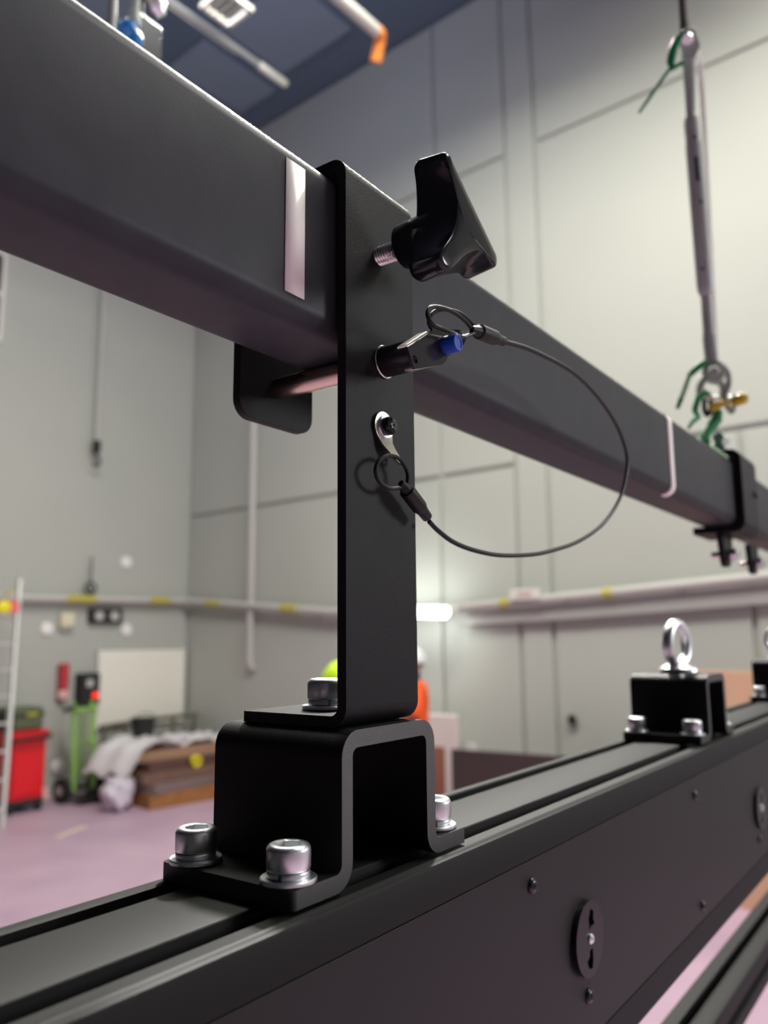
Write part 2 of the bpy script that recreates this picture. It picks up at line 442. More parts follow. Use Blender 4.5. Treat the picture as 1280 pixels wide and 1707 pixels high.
obj('cross_bar', tube(B(), [(-.04, 0, .045), (.04, 0, -.045)], .01, 6), DARKST, t)
t = rthing('double_socket', 'black double socket box with two pale outlets on the left wall', 'socket', (5.30, DL, 1.985))
obj('back_box', box(B(), -.215, .215, -.07, 0, -.085, .085), RUBBER, t, bevel=.012)
for s in (-1, 1):
    obj('outlet', lathe(B(), [(.055, 0), (.055, .012), (.03, .012), (.028, .004), (0, .004)], lambda a, b, h, s=s: (s*.1+a, -.07-h, b), 16), SILVG, t)
SPK = mat('white_round_plate', (0.86, 0.84, 0.84), 0.4)
for x, z, lab in ((5.57, 2.64, 'white round wall plate highest on the left wall, above the conduit'), (4.60, 1.83, 'white round wall plate left of the cream box'),
                  (5.61, 1.82, 'white round wall plate below the double socket, above the whiteboard'), (4.81, .32, 'white round wall plate low down between red cart and hand truck')):
    o = obj('wall_plate', lathe(B(), [(.075, 0), (.075, .015), (.06, .03), (0, .034)], lambda a, b, h: (a, -h, b), 18), SPK, room=(x, DL, z))
    tag(o, lab, 'wall plate')
t = rthing('alarm_box', 'cream rounded alarm box on the left wall under the conduit', 'alarm', (4.81, DL, 1.93))
obj('case', box(B(), -.085, .085, -.09, 0, -.085, .085), CREAM, t, bevel=.03, segs=3)
obj('base', box(B(), -.07, .07, -.05, 0, -.12, -.07), SILVG, t, bevel=.01)
t = rthing('emergency_torch', 'slim red wall device with a pale round end hanging on the left wall', 'torch', (4.80, DL, 1.25))
obj('body', tube(B(), [(0, -.06, .2), (0, -.06, .19), (0, -.06, -.1), (0, -.06, -.12)], [.03, .06, .055, .04], 14), mat('soft_red_plastic', (0.5, 0.04, 0.05), .4), t)
obj('lens', lathe(B(), [(.065, 0), (.065, .03), (.045, .05), (0, .055)], lambda a, b, h: (a-.005, -.07-h, -.15+b), 16), mat('pale_pink_lens', (0.75, 0.45, 0.45), .25), t)
obj('holder', box(B(), -.04, .04, -.06, 0, -.22, -.02), mat('soft_red_plastic', (0, 0, 0)), t, bevel=.01)
t = rthing('isolator_box', 'black control box with a glowing red pilot light on the left wall', 'switch box', (5.09, DL, 1.15))
obj('case', box(B(), -.12, .12, -.14, 0, -.18, .18), RUBBER, t, bevel=.012)
obj('pilot_light', lathe(B(), [(.036, 0), (.036, .02), (.025, .03), (0, .034)], lambda a, b, h: (.06+a, -.14-h, -.07+b), 16), REDLED, t)
obj('label_plate', box(B(), -.05, .03, -.145, -.139, .03, .11), SILVG, t)
obj('conduit_tail', tube(B(), [(0.05, -.05, -.17), (.05, -.05, -.42), (.07, -.05, -.9)], .022, 8), SILVG, t)
t = rthing('whiteboard', 'large blank off-white board against the left wall behind the timber stack', 'board', (5.83, DL-.02, 1.13))
obj('board_sheet', box(B(), -.60, .60, -.035, 0, -.44, .45), mat('off_white_board', (0.86, 0.83, 0.76), .5), t, bevel=.004)
for s in (-1, 1): obj('edge_strip', box(B(), s*.6-.012, s*.6+.012, -.045, 0, -.45, .46), WHITE, t)

# ---- ladder at the left edge
t = rthing('ladder', 'pale aluminium ladder leaning towards the left wall at the left edge', 'ladder', (3.54, 7.75, 0))
Lz, Ly, Lx = 2.336, .49, .27
for s in (-1, 1):
    sb = B(); prism(sb, fillet([(-.018, -.035), (.018, -.035), (.018, .035), (-.018, .035)], .006, 2), 'z', 0, 1, mp=lambda a, b, h, s=s: (s*.21+a+Lx*h, Ly*h+b, Lz*h))
    obj('stile', sb, ALU, t)
for i in range(9):
    f = (i+.6)/9.2
    obj('rung', tube(B(), [(-.2+Lx*f, Ly*f, Lz*f), (.2+Lx*f, Ly*f, Lz*f)], .014, 8), ALU, t)
o = rthing('caution_tag', 'yellow and red tag hanging on the ladder below the conduit', 'tag', (3.803, 8.10, 2.036))
obj('yellow_half', lathe(B(), [(.07, 0), (.07, .02), (.04, .035), (0, .038)], lambda a, b, h: (a, -h, b*.9), 14), mat('bright_yellow', (.85, .75, .02), .5), o)
obj('red_half', box(B(), .04, .15, -.02, 0, -.05, .06), mat('pink_red', (.85, .12, .14), .5), o, bevel=.02)
obj('tie', tube(B(), catmull([(0, 0, .06), (.03, -.02, .15), (.1, 0, .17)], 4), .012, 6), YBAND, o)

# ---- red cart with bag
t = rthing('tool_cart', 'glossy red wheeled tool cart with black trim by the left wall', 'cart', (4.17, 8.36, 0), R_(4))
obj('body', box(B(), -.19, .19, -.2, .2, .12, .72), RED, t, bevel=.02)
obj('front_panel', box(B(), -.155, .165, -.212, -.19, .17, .60), mat('red_panel', (.75, .012, .02), .35), t, bevel=.01)
obj('top_tray', box(B(), -.21, .21, -.22, .22, .70, .80), RED, t, bevel=.015)
obj('handle', tube(B(), catmull([(-.17, -.2, .72), (-.17, -.27, .72), (.17, -.27, .74), (.17, -.2, .74)], 5), .018, 8), RUBBER, t)
obj('base_trim', box(B(), -.2, .2, -.21, .21, .07, .13), RUBBER, t, bevel=.01)
for sx in (-1, 1):
    for sy in (-1, 1):
        obj('caster', tube(B(), [(sx*.15-.02, sy*.16, .045), (sx*.15+.02, sy*.16, .045)], .045, 14), RUBBER, t)
obj('corner_bumper', tube(B(), [(.20, -.2, .10), (.20, -.2, .22)], .03, 10), mat('pale_pink_lens', (0, 0, 0)), t)
t = rthing('canvas_bag', 'olive green canvas bag with a black strap on top of the red cart', 'bag', (4.15, 8.36, .80), R_(4))
bg = B(); box(bg, -.20, .20, -.15, .15, 0, .23)
obj('bag_body', bg, OLIVE, t, bevel=.035, segs=3)
obj('strap', box(B(), -.207, .207, -.157, .157, .135, .165), RUBBER, t, bevel=.01)
obj('side_pocket', box(B(), -.225, -.12, -.16, -.06, .0, .2), RUBBER, t, bevel=.02)
obj('label_patch', box(B(), .0, .12, -.163, -.15, .14, .175), mat('olive_yellow', (.35, .36, .04), .6), t)

# ---- green hand truck
t = rthing('hand_truck', 'lime green hand truck with black wheels standing beside the board stack', 'hand truck', (4.86, 8.28, 0), R_(8))
for s in (-1, 1):
    obj('side_rail', tube(B(), catmull([(s*.125, -.02, .12), (s*.125, .02, .6), (s*.125, .05, .97), (s*.11, .05, 1.03)], 5), .026, 10), LIME, t)
obj('back_panel', box(B(), -.085, .03, .0, .02, .25, .95), mat('lime_grey_panel', (.20, .27, .14), .5), t, bevel=.01)
for z in (.28, .62, .96): obj('cross_bar', tube(B(), [(-.14, .02, z), (.14, .02, z)], .02, 8), LIME, t)
obj('toe_plate', box(B(), -.2, .2, -.26, 0, .06, .075), DARKST, t)
for s in (-1, 1):
    wb_ = lathe(B(), [(.04, -.04), (.10, -.04), (.13, -.025), (.13, .025), (.10, .04), (.04, .04)], lambda a, b, h, s=s: (s*.21+h, .06+a, .135+b), 20, close=True)
    wo = obj('wheel', wb_, RUBBER, t)
    obj('hub', lathe(B(), [(0, -.045), (.05, -.04), (.05, .04), (0, .045)], lambda a, b, h, s=s: (s*.21+h, .06+a, .135+b), 14), SILVG, wo)
obj('grip', tube(B(), catmull([(-.13, .05, 1.0), (-.2, -.03, 1.0), (-.33, -.08, .97)], 4), .022, 8), RUBBER, t)
obj('axle', tube(B(), [(-.2, .06, .135), (.2, .06, .135)], .016, 8), DARKST, t)

# ---- stack of boards on the floor
boards = [
 ((5.65, 7.55, .07), R_(-6), .60, .34, .07, WOODO, 'orange brown timber board lowest in the stack'),
 ((5.63, 7.64, .19), R_(4), .60, .36, .05, mat('grey_brown_board', (.20, .14, .14), .5), 'grey brown board second from the bottom of the stack'),
 ((5.59, 7.72, .29), R_(-2), .58, .38, .05, WOODM, 'mid brown board in the middle of the stack'),
 ((5.67, 7.79, .39), R_(3), .60, .36, .05, WOODD, 'dark brown board near the top of the stack'),
 ((5.59, 7.82, .49), R_(-5), .56, .36, .05, mat('tan_board', (.34, .20, .13), .5), 'tan board topmost of the stack under the white sheets')]
for loc, rz, hx, hy, hz, mm_, lab in boards:
    o = obj('timber_board', box(B(), -hx, hx, -hy, hy, -hz, hz), mm_, room=loc, rz=rz, bevel=.006); tag(o, lab, 'board')
def drape(name, lab, cx, cy, z, rz, lx, ly, m, sag, seed, cat='sheet', amp=.02):
    rnd = random.Random(seed); bm = B(); nx, ny = 18, 10; ph = [rnd.uniform(0, 6) for _ in range(6)]
    def zf(u, v):
        h = amp*(math.sin(u*5+ph[0])+math.sin(v*7+ph[1])+.6*math.sin(u*11+v*9+ph[2]))
        e = max(0, -u-.62)
        return h-e*sag
    for lay in (0, .012):
        G = [[bm.verts.new((u*lx, v*ly, max(.02-z, zf(u, v)+lay))) for v in [2*j/ny-1 for j in range(ny+1)]] for u in [2*i/nx-1 for i in range(nx+1)]]
        for i in range(nx):
            for j in range(ny): bm.faces.new((G[i][j], G[i+1][j], G[i+1][j+1], G[i][j+1]))
        if lay == 0: G0 = G
    for i in range(nx):
        for j in (0, ny): bm.faces.new((G0[i][j], G0[i+1][j], G[i+1][j], G[i][j]))
    for j in range(ny):
        for i in (0, nx): bm.faces.new((G0[i][j], G0[i][j+1], G[i][j+1], G[i][j]))
    o = obj(name, bm, m, room=(cx, cy, z), rz=rz, ang=80); return tag(o, lab, cat)
drape('plastic_sheet', 'crumpled white plastic sheet draped over the left end of the boards', 5.22, 7.82, .605, R_(12), .44, .34, SHEET, .75, 3, amp=.028)
drape('plastic_sheet', 'long white plastic sheet lying over the right of the board stack', 5.86, 7.84, .595, R_(4), .42, .25, SHEET, .0, 8, amp=.02)
bmx = B(); bmesh.ops.create_icosphere(bmx, subdivisions=3, radius=1)
rnd = random.Random(9)
for v in bmx.verts:
    q = 1+.16*math.sin(v.co.x*7+v.co.z*5)+.12*math.sin(v.co.y*9+v.co.z*6)
    v.co = Vector((v.co.x*.17*q, v.co.y*.14*q, max(-.16, v.co.z*.17*q)))
o = obj('plastic_bag', bmx, mat('translucent_lilac_plastic', (.62, .56, .66), .3), room=(4.80, 7.52, .162), ang=80)
tag(o, 'crumpled lilac plastic bag on the floor in front of the stack', 'bag')
t = rthing('bucket', 'black bucket standing on the board stack', 'bucket', (5.40, 8.0, .625))
obj('bucket_body', lathe(B(), [(0, 0), (.105, 0), (.135, .2), (.142, .2), (.142, .215), (.128, .215), (.10, .012), (0, .012)], at_z(0, 0, 0), 22), RUBBER, t)
obj('handle', tube(B(), [(.138*math.cos(a), -.02, .2+.07*math.sin(a)) for a in [PI*i/12 for i in range(13)]], .006, 6), DARKST, t)
o = obj('tape_roll', lathe(B(), [(.035, -.022), (.06, -.022), (.06, .022), (.035, .022)], lambda a, b, h: (a, h, b), 20, close=True), mat('bright_yellow', (0, 0, 0)), room=(5.66, 7.375, .40))
tag(o, 'yellow tape roll at the front edge of the board stack', 'tape roll')
# grey-brown tube trestle behind the stack
t = rthing('trestle', 'grey brown tube trestle behind the board stack under the whiteboard', 'trestle', (5.80, 8.42, 0))
obj('top_rail', tube(B(), catmull([(-.62, 0, .0), (-.62, 0, .66), (-.58, 0, .74), (.55, 0, .78), (.62, 0, .7), (.62, 0, 0)], 6), .028, 10), PIPEB, t)
obj('mid_rail', tube(B(), [(-.62, 0, .42), (.62, 0, .42)], .022, 8), PIPEB, t)
for x in (-.35, .3): obj('leg', tube(B(), [(x, 0, 0), (x, 0, .76)], .024, 10), PIPEB, t)
obj('panel', box(B(), -.6, .6, .03, .05, .06, .40), WOODD, t)

# ---- right background
def rb(name, lab, cat, loc, hx, hy, hz, m, rz=0, bev=.006):
    o = obj(name, box(B(), -hx, hx, -hy, hy, -hz, hz), m, room=loc, rz=rz, bevel=bev); return tag(o, lab, cat)
t = rthing('framed_door_leaf', 'white door leaf with a reddish brown panel leaning near the right wall', 'door leaf', (6.30, 4.60, 0), R_(2))
obj('leaf', box(B(), -.03, .03, -.22, .22, .0, .99), mat('pinkish_white_paint', (.74, .64, .63), .5), t, bevel=.006)
obj('panel', box(B(), -.04, -.028, -.10, .13, .08, .70), mat('red_brown_board', (.30, .12, .085), .55), t, bevel=.004)
t = rthing('pipe_stub', 'short grey standing pipe with a double collar by the right wall', 'pipe', (6.36, 4.27, 0))
obj('pipe', tube(B(), [(0, 0, 0), (0, 0, .74)], .055, 16), SILVG, t)
for z in (.60, .68): obj('collar', tube(B(), [(0, 0, z-.02), (0, 0, z+.02)], .075, 16), SILVG, t)
t = rthing('brown_board', 'large dark brown panel standing on edge below the right wall', 'panel', (5.9, 2.95, 0), R_(9))
obj('panel_sheet', box(B(), -.02, .02, -1.15, 1.10, 0, .78), mat('very_dark_brown', (.050, .032, .033), .55), t, bevel=.004)
for y in (-.8, .7): obj('foot', box(B(), -.05, .25, y-.03, y+.03, 0, .05), WOODD, t)
t = rthing('plywood_sheet', 'pale orange plywood sheet standing behind the eye bolt bracket', 'plywood', (5.6, 1.72, 0), R_(-6))
obj('sheet', box(B(), -.012, .012, -.42, .42, 0, 1.47), PLY, t, bevel=.003)
obj('batten', box(B(), .012, .05, -.4, .4, .6, .68), WOODM, t)
rb('timber_batten', 'pale timber batten on the floor behind the lower rail', 'batten', (3.3, .55, .05), .62, .11, .05, PLY, R_(8))
rb('floor_shadow_box', 'dark box standing in for a shadow on the floor behind the lower rail', 'shadow box', (2.42, .56, .09), .14, .16, .09, RUBBER, R_(20), .012)  # dark box added in place of a shadow on the floor
o = obj('tape_roll', lathe(B(), [(.03, -.02), (.055, -.02), (.055, .02), (.03, .02)], at_z(0, 0, .02), 20, close=True), RED, room=(2.02, .66, 0))
tag(o, 'red tape roll on the floor seen past the lower beam', 'tape roll')
o = obj('pale_floor_strip', box(B(), -.22, .22, -.035, .035, 0, .003), mat('pale_strip', (.72, .58, .52), .5), room=(4.05, 7.05, .0), rz=R_(28))  # thin pale strip lying flat on the floor
tag(o, 'pale flat strip on the floor near the red cart', 'floor strip')
o = obj('extension_cable', tube(B(), catmull([(-.9, .3, .012), (-.5, .1, .012), (-.1, .12, .012), (.25, -.1, .012), (.1, -.4, .012), (-.4, -.35, .012)], 6), .02, 8), ORANGE, room=(2.15, 4.05, 0))
tag(o, 'orange extension cable lying on the floor at the left edge', 'cable')

# ---- things hung from the roof, top left
t = rthing('lighting_bar', 'long silver bar with a bright fitting on its end under the ceiling', 'bar', (4.40, 4.73, 6.5))
obj('bar', tube(B(), [(-3.4, -.02, 0), (-.02, 0, 0)], .028, 10), mat('dim_grey_metal', (.30, .31, .34), .4, .5), t)
obj('bar_top_cord', tube(B(), [(-3.4, .10, .05), (-.5, .06, .03)], .012, 6), ALU, t)
obj('end_fitting', tube(B(), [(-.32, 0, 0), (-.30, 0, 0), (-.04, 0, 0), (0, 0, 0)], [.028, .036, .036, .03], 12), ALU, t)
for x in (-2.6, -1.2): obj('hanger', tube(B(), [(x, 0, 0), (x, 0, 1.9)], .008, 6), DARKST, t)
t = rthing('roof_tube', 'pale roof tube with an orange end under the ceiling', 'tube', (4.44, 3.72, 6.5))
obj('tube', tube(B(), [(-2.6, .0, 0), (0, 0, 0)], .05, 12), SILVG, t)
obj('orange_end', tube(B(), catmull([(-.03, 0, 0), (.04, 0, 0), (.07, .03, -.03), (.10, .10, -.16)], 4), .05, 10), ORANGE, t)
for x in (-2.0, -.9): obj('hanger', tube(B(), [(x, 0, 0), (x, 0, 1.9)], .008, 6), DARKST, t)
t = rthing('ceiling_frame', 'white square frame with a dark grid hung under the ceiling', 'frame', (3.52, 4.46, 6.52))
fr = B()
for q in (-1, 1):
    box(fr, q*.13-.014, q*.13+.014, -.145, .145, -.02, .02); box(fr, -.145, .145, q*.13-.014, q*.13+.014, -.02, .02)
obj('frame', fr, WHITE, t)
for k in (-1, 0, 1): obj('grid_bar', box(B(), k*.06-.005, k*.06+.005, -.12, .12, -.01, .01), PIPEB, t)
for k in (-1, 1): obj('hanger', tube(B(), [(k*.13, 0, .02), (k*.13, 0, 1.88)], .008, 6), DARKST, t)

# ------------------------------------------------------------------ people (mostly hidden behind the bracket)
def skin_mesh(nodes, edges, root, sub=2):
    me = bpy.data.meshes.new('skin'); me.from_pydata([n[0] for n in nodes], edges, [])
    o = bpy.data.objects.new('skin_tmp', me); COL.objects.link(o)
    md = o.modifiers.new('skin', 'SKIN'); md.use_smooth_shade = True
    for i, n in enumerate(nodes):
        r = n[1]; r = r if isinstance(r, tuple) else (r, r)
        me.skin_vertices[0].data[i].radius = r
        me.skin_vertices[0].data[i].use_root = (i == root)
    s = o.modifiers.new('sub', 'SUBSURF'); s.levels = sub; s.render_levels = sub
    dg = bpy.context.evaluated_depsgraph_get(); dg.update()
    ev = o.evaluated_get(dg); out = bpy.data.meshes.new_from_object(ev)
    bpy.data.objects.remove(o); bpy.data.meshes.remove(me)
    return out
def skin_obj(name, nodes, edges, m, parent, root=0, sub=2):
    me = skin_mesh(nodes, edges, root, sub); me.materials.clear(); me.materials.append(m); me.name = name; me.shade_smooth()
    o = bpy.data.objects.new(name, me); COL.objects.link(o); o.parent = parent; return o
def person(lab, loc, rz, helmet_m, vest_m):                # faces -Y of its own frame, 1.62 m with helmet
    t = rthing('person', lab, 'person', loc, rz)
    N = [((0, 0, .86), (.125, .10)), ((0, .01, 1.00), (.12, .095)), ((0, .015, 1.16), (.145, .11)), ((0, .02, 1.27), (.13, .095)), ((0, .01, 1.34), (.055, .055)), ((0, -.005, 1.41), (.058, .06)), ((0, -.02, 1.48), (.078, .095)), ((0, -.015, 1.55), (.066, .08))]
    E_ = [(i, i+1) for i in range(7)]
    for s in (-1, 1):
        b = len(N)
        N += [((s*.15, .02, 1.27), .062), ((s*.205, .03, 1.12), .047), ((s*.215, .0, .985), .04), ((s*.20, -.10, .82), .030), ((s*.195, -.125, .775), (.038, .020)), ((s*.19, -.15, .72), (.036, .014))]
        E_ += [(3, b), (b, b+1), (b+1, b+2), (b+2, b+3), (b+3, b+4), (b+4, b+5)]
        c = len(N)
        N += [((s*.095, 0, .80), .092), ((s*.105, -.01, .60), .075), ((s*.108, -.005, .44), .055), ((s*.11, .015, .28), .05), ((s*.11, .02, .09), .036), ((s*.115, -.06, .045), (.043, .036)), ((s*.12, -.15, .035), (.042, .03))]
        E_ += [(0, c)]+[(c+i, c+i+1) for i in range(6)]
    body = skin_obj('body', N, E_, CLOTH, t)
    hd = B(); bmesh.ops.create_uvsphere(hd, u_segments=24, v_segments=18, radius=1)
    for v in hd.verts:
        x, y, z = v.co
        jaw = 1-.28*max(0, -z)**1.3
        v.co = Vector((x*.077*jaw, y*.098*jaw-.02, z*.118+1.475))
        if y < -.5 and abs(z) < .6: v.co.y -= .004
    obj('head', hd, SKIN, t)
    ns = B(); prism(ns, [(-.013, 1.448), (.013, 1.448), (.004, 1.495), (-.004, 1.495)], 'y', -.145, -.105); obj('nose', ns, SKIN, t, bevel=.004)
    obj('mouth', tube(B(), catmull([(-.024, -.108, 1.418), (0, -.117, 1.416), (.024, -.108, 1.418)], 4), .005, 6), mat('lips', (.35, .12, .10), .5), t)
    for s in (-1, 1):
        e = B(); bmesh.ops.create_icosphere(e, subdivisions=2, radius=.011, matrix=Matrix.Translation((s*.030, -.108, 1.480))); obj('eye', e, DARK, t)
        e = B(); bmesh.ops.create_icosphere(e, subdivisions=2, radius=1, matrix=Matrix.Translation((s*.080, -.01, 1.468)) @ Matrix.Diagonal((.012, .022, .034, 1))); obj('ear', e, SKIN, t)
    hr = B(); bmesh.ops.create_uvsphere(hr, u_segments=20, v_segments=14, radius=1)
    bmesh.ops.delete(hr, geom=[v for v in hr.verts if v.co.z < -.35 or (v.co.y < -.45 and v.co.z < .35)], context='VERTS')
    for v in hr.verts: v.co = Vector((v.co.x*.083, v.co.y*.105-.014, v.co.z*.118+1.482))
    obj('hair', hr, mat('dark_hair', (.06, .06, .065), .7), t)
    hp = [(.108, 0), (.112, .012), (.108, .05), (.092, .09), (.060, .122), (.022, .134), (0, .135)]
    h = lathe(B(), hp, lambda a, b, h: (a*.92, b*1.12-.02, 1.485+h), 28)
    obj('helmet', h, helmet_m, t, ang=50)
    br = B(); prism(br, fillet([(-.085, -.13), (.085, -.13), (.055, -.185), (-.055, -.185)], .02, 4), 'z', 1.490, 1.500); obj('helmet_peak', br, helmet_m, t, bevel=.003)
    VN = [((0, .01, .92), (.15, .125)), ((0, .01, 1.03), (.145, .12)), ((0, .015, 1.17), (.17, .13)), ((0, .02, 1.28), (.15, .11)), ((0, .015, 1.33), (.085, .075))]
    VE = [(0, 1), (1, 2), (2, 3), (3, 4)]
    for s in (-1, 1):
        b = len(VN); VN += [((s*.16, .02, 1.275), .082), ((s*.207, .03, 1.12), .066), ((s*.215, .005, 1.03), .058)]; VE += [(3, b), (b, b+1), (b+1, b+2)]
    skin_obj('jacket', VN, VE, vest_m, t)
    for s in (-1, 1):                                  # hands: palm ends in five bent fingers
        P = [((s*.195, -.118, .79), .024), ((s*.19, -.145, .735), (.03, .013))]; PE = [(0, 1)]
        for k in range(4):
            x0 = s*(.168+.015*k); L = (.05, .058, .055, .044)[k]; b = len(P)
            P += [((x0, -.158, .712), .0085), ((x0, -.170, .712-L*.55), .008), ((x0, -.160, .712-L), .007)]; PE += [(1, b), (b, b+1), (b+1, b+2)]
        b = len(P); P += [((s*.165, -.150, .755), .0095), ((s*.150, -.172, .735), .0085), ((s*.148, -.182, .712), .0075)]; PE += [(0, b), (b, b+1), (b+1, b+2)]
        skin_obj('hand', P, PE, SKIN, t, 0, 1)
    return t
person('person in an orange safety jacket and white helmet standing behind the bracket', (5.61, 4.34, 0), R_(-146), mat('white_helmet', (.8, .8, .82), .3), VEST)
person('person with a lime yellow helmet behind the cap screw of the bracket foot', (2.40, 2.19, 0), R_(-60), mat('lime_helmet', (.62, .90, .03), .35), LIMEV)

# ------------------------------------------------------------------ beams
ub = thing('upper_beam', 'charcoal rectangular steel beam running across the upper picture', 'beam', (400, 260, 143))
obj('beam_tube', prism(B(), rrect(235.5, 286, 143, 229, 10, 7), 'x', -260, 2900), BEAMP, ub, ang=25)
def tape(x0, x1, zt, wrap, name='marking_tape'):
    bm = B(); pr = []
    y = 235.1
    if wrap:
        for a in range(0, 91, 15): pr.append((245.5-10.4*math.cos(R_(a)), 219+10.4*math.sin(R_(a))))
        pr = [(y, 153)]+pr
        low = [(245.5-10.4*math.cos(R_(a)), 153-10.4*math.sin(R_(a))) for a in range(90, 0, -15)]
        pr = [(247, 142.6)]+low+pr
    else: pr = [(y, 154.2), (y, zt)]
    a = [bm.verts.new((x0, p[0], p[1])) for p in pr]; b = [bm.verts.new((x1, p[0], p[1])) for p in pr]
    for i in range(len(pr)-1): bm.faces.new((a[i], a[i+1], b[i+1], b[i]))
    ob = obj(name, bm, TAPE, ub)
    s = ob.modifiers.new('thick', 'SOLIDIFY'); s.thickness = .0003; s.offset = 0
    return ob
tape(251.5, 264.5, 219, False); tape(826, 840, 229, True)

lb = thing('lower_beam', 'deep black extruded beam with slotted top and screwed side panel', 'beam', (400, 260, -266))
prof = [(215, -266), (215, -245.2), (221, -245.2), (221, -123.6), (215, -123.6), (215, -107)]
prof += [(215.6, -105.6), (217.0, -105.0), (218.2, -105.6), (218.8, -106.2), (219.6, -105.6), (221.0, -105.1), (222.4, -105.8), (223.0, -106.3), (230.5, -106.3), (231, -106.8), (231, -124), (298, -124), (298, -106), (299, -105.2), (304, -105.2), (306, -107), (306, -266)]
obj('beam_body', prism(B(), prof, 'x', -160, 2600), EXTR, lb, ang=25)
obj('centre_strip', prism(B(), fillet([(243, -123.9), (287, -123.9), (287, -105.6), (243, -105.6)], [0, 0, 1.2, 1.2], 3), 'x', -160, 2600), EXTR, lb, ang=25)
obj('side_panel', box(B(), -160, 2600, 215.2, 220.9, -244.6, -124.3), PANEL, lb, bevel=.35)
def panhead(x, z):
    s = obj('panel_screw', lathe(B(), [(4.4, 0), (4.4, .7), (3.9, 1.7), (2.6, 2.5), (0, 2.8)], at_ny(x, 215.1, z), 20), DARKST, lb)
    c = B()
    for a in (.5, .5+PI/2):
        d = Vector((math.cos(a), math.sin(a))); e = Vector((-d.y, d.x))
        prism(c, [tuple(d*2.1+e*.5), tuple(d*2.1-e*.5), tuple(-d*2.1-e*.5), tuple(-d*2.1+e*.5)], 'y', 0, 1, mp=lambda p, q, h: (x+p, 215.1-2.2-.75*h, z+q))
    obj('cross_recess', c, DARK, s)
for x, z in ((437, -137.8), (766, -140), (768, -232.5), (510, -219.5), (1005, -224), (1330, -142), (1332, -234)): panhead(x, z)
def disc(x, z):
    D = lambda a, b, h: (x+a, 215.1-h, z+b)
    n = 40
    k1 = [(-1.5, 5), (3, 7), (8, 6.5), (5.5, 10), (6.5, 15), (1.5, 17), (-2, 12)]
    k2 = [(-4, -16.5), (1.5, -17.5), (3.2, -12), (2.8, -6), (-2, -6.5), (-2.4, -10), (-7, -11.5)]
    DISCM = mat('disc_black_plastic', (.010, .012, .013), .2, spec=.12)
    c = obj('cover_disc', hole_plate(B(), circ(0, 0, 22, n), [fillet(k1, 1, 2), fillet(k2, 1, 2)], D, 1.2, 3.6), DISCM, lb, bevel=.7, ang=40)
    obj('disc_back', hole_plate(B(), circ(0, 0, 21, n), [], D, 0, 1.3), DARKST, c)
    obj('disc_rivet', lathe(B(), [(3.1, 3.5), (3.1, 4.2), (2.2, 5.2), (.9, 5.5), (.9, 4.6), (0, 4.6)], D, 18), ZINC, c)
disc(509, -185.5); disc(1011, -191)
# lower rail of the frame
lr = thing('bottom_rail', 'black slotted rail below the deep beam at bottom right', 'rail', (1200, 280, -442))
rp = [(258, -442), (258, -428), (264, -426), (264, -418), (258, -416), (258, -401.5), (259.5, -400), (276, -400), (276, -410), (290, -410), (290, -400), (304.5, -400), (306, -401.5), (306, -442)]
obj('rail_body', prism(B(), rp, 'x', 500, 3200), EXTR, lr, ang=25, bevel=.3)

# ------------------------------------------------------------------ saddle brackets with their screws
HOFF = [(0, 'black hat-shaped saddle bracket under the upright hanger, nearest'), (586, 'black hat-shaped saddle bracket carrying the eye bolt'), (1172, 'black hat-shaped saddle bracket at the right edge, furthest along the beam')]
hb = bent_sheet(B(), [(247.8, -100.95), (282.2, -100.95), (282.2, -43.5), (348.3, -43.5), (348.3, -100.95), (381.6, -100.95)], 7.4, 7.6, 224, 302.5, (3, 3), lambda p, q, wv: (p, wv, q), mi_edge=1)
hat = thing('saddle_bracket', HOFF[0][1], 'bracket', (315, 262, -105))
obj('bent_plate', hb, [POWDER, CUT], hat, bevel=.5, ang=40)
for dx, lab in HOFF[1:]: dup(hat, mmw((315+dx, 262, -105)), None, lab)

def hexr(af):                                     # hexagon radius by angle, across flats af
    return lambda t: (af/2)/math.cos(((t) % (PI/3))-PI/6)
def cap_screw(label, at, group=None, rot=0):
    t = thing('cap_screw', label, 'bolt', at, group)
    x, y, z = at
    kn = lambda r: (lambda q: r-.16*(1 if int(round(q/(2*PI/120))) % 2 else 0))
    pr = [(7.6, 5.0), (8.7, 5.0), (kn(9.1), 5.7), (kn(9.1), 12.6), (8.9, 13.4), (8.2, 14.4), (7.4, 14.8), (6.0, 14.85), (hexr(9.9), 14.6), (hexr(9.8), 9.5), (0, 9.0)]
    obj('screw_head', lathe(B(), pr, at_z(x, y, z), 120), ZINC, t, ang=30)
    sp = B(); n = 44; ring = []
    for i in range(n+1):
        a = rot+R_(5)+R_(350)*i/n; dz = .5*i/n
        ring.append([sp.verts.new((x+r*math.cos(a), y+r*math.sin(a), z+h+dz)) for r, h in ((6.3, 2.1), (8.7, 2.1), (8.9, 2.5), (8.9, 4.1), (8.7, 4.5), (6.3, 4.5))])
    for i in range(n):
        for k in range(6): sp.faces.new((ring[i][k], ring[i][(k+1) % 6], ring[i+1][(k+1) % 6], ring[i+1][k]))
    sp.faces.new(ring[0]); sp.faces.new(ring[-1])
    obj('spring_washer', sp, ZINC, t)
    obj('flat_washer', lathe(B(), [(6.2, 0), (11.3, 0), (11.7, .5), (11.7, 1.6), (11.3, 2.1), (6.2, 2.1)], at_z(x, y, z), 48, close=True), ZINC, t)
    obj('thread_shank', lathe(B(), [(5.9, -7), (5.9, 6)], at_z(x, y, z), 16), ZINC, t)
    return t
FZ = -97.1
cs = cap_screw('zinc hex socket cap screw on the near corner of the nearest saddle bracket', (257.5, 235, FZ), None, R_(200))
dup(cs, mmw((256.5, 289.5, FZ)), R_(-62), 'zinc hex socket cap screw on the far left corner of the nearest saddle bracket')
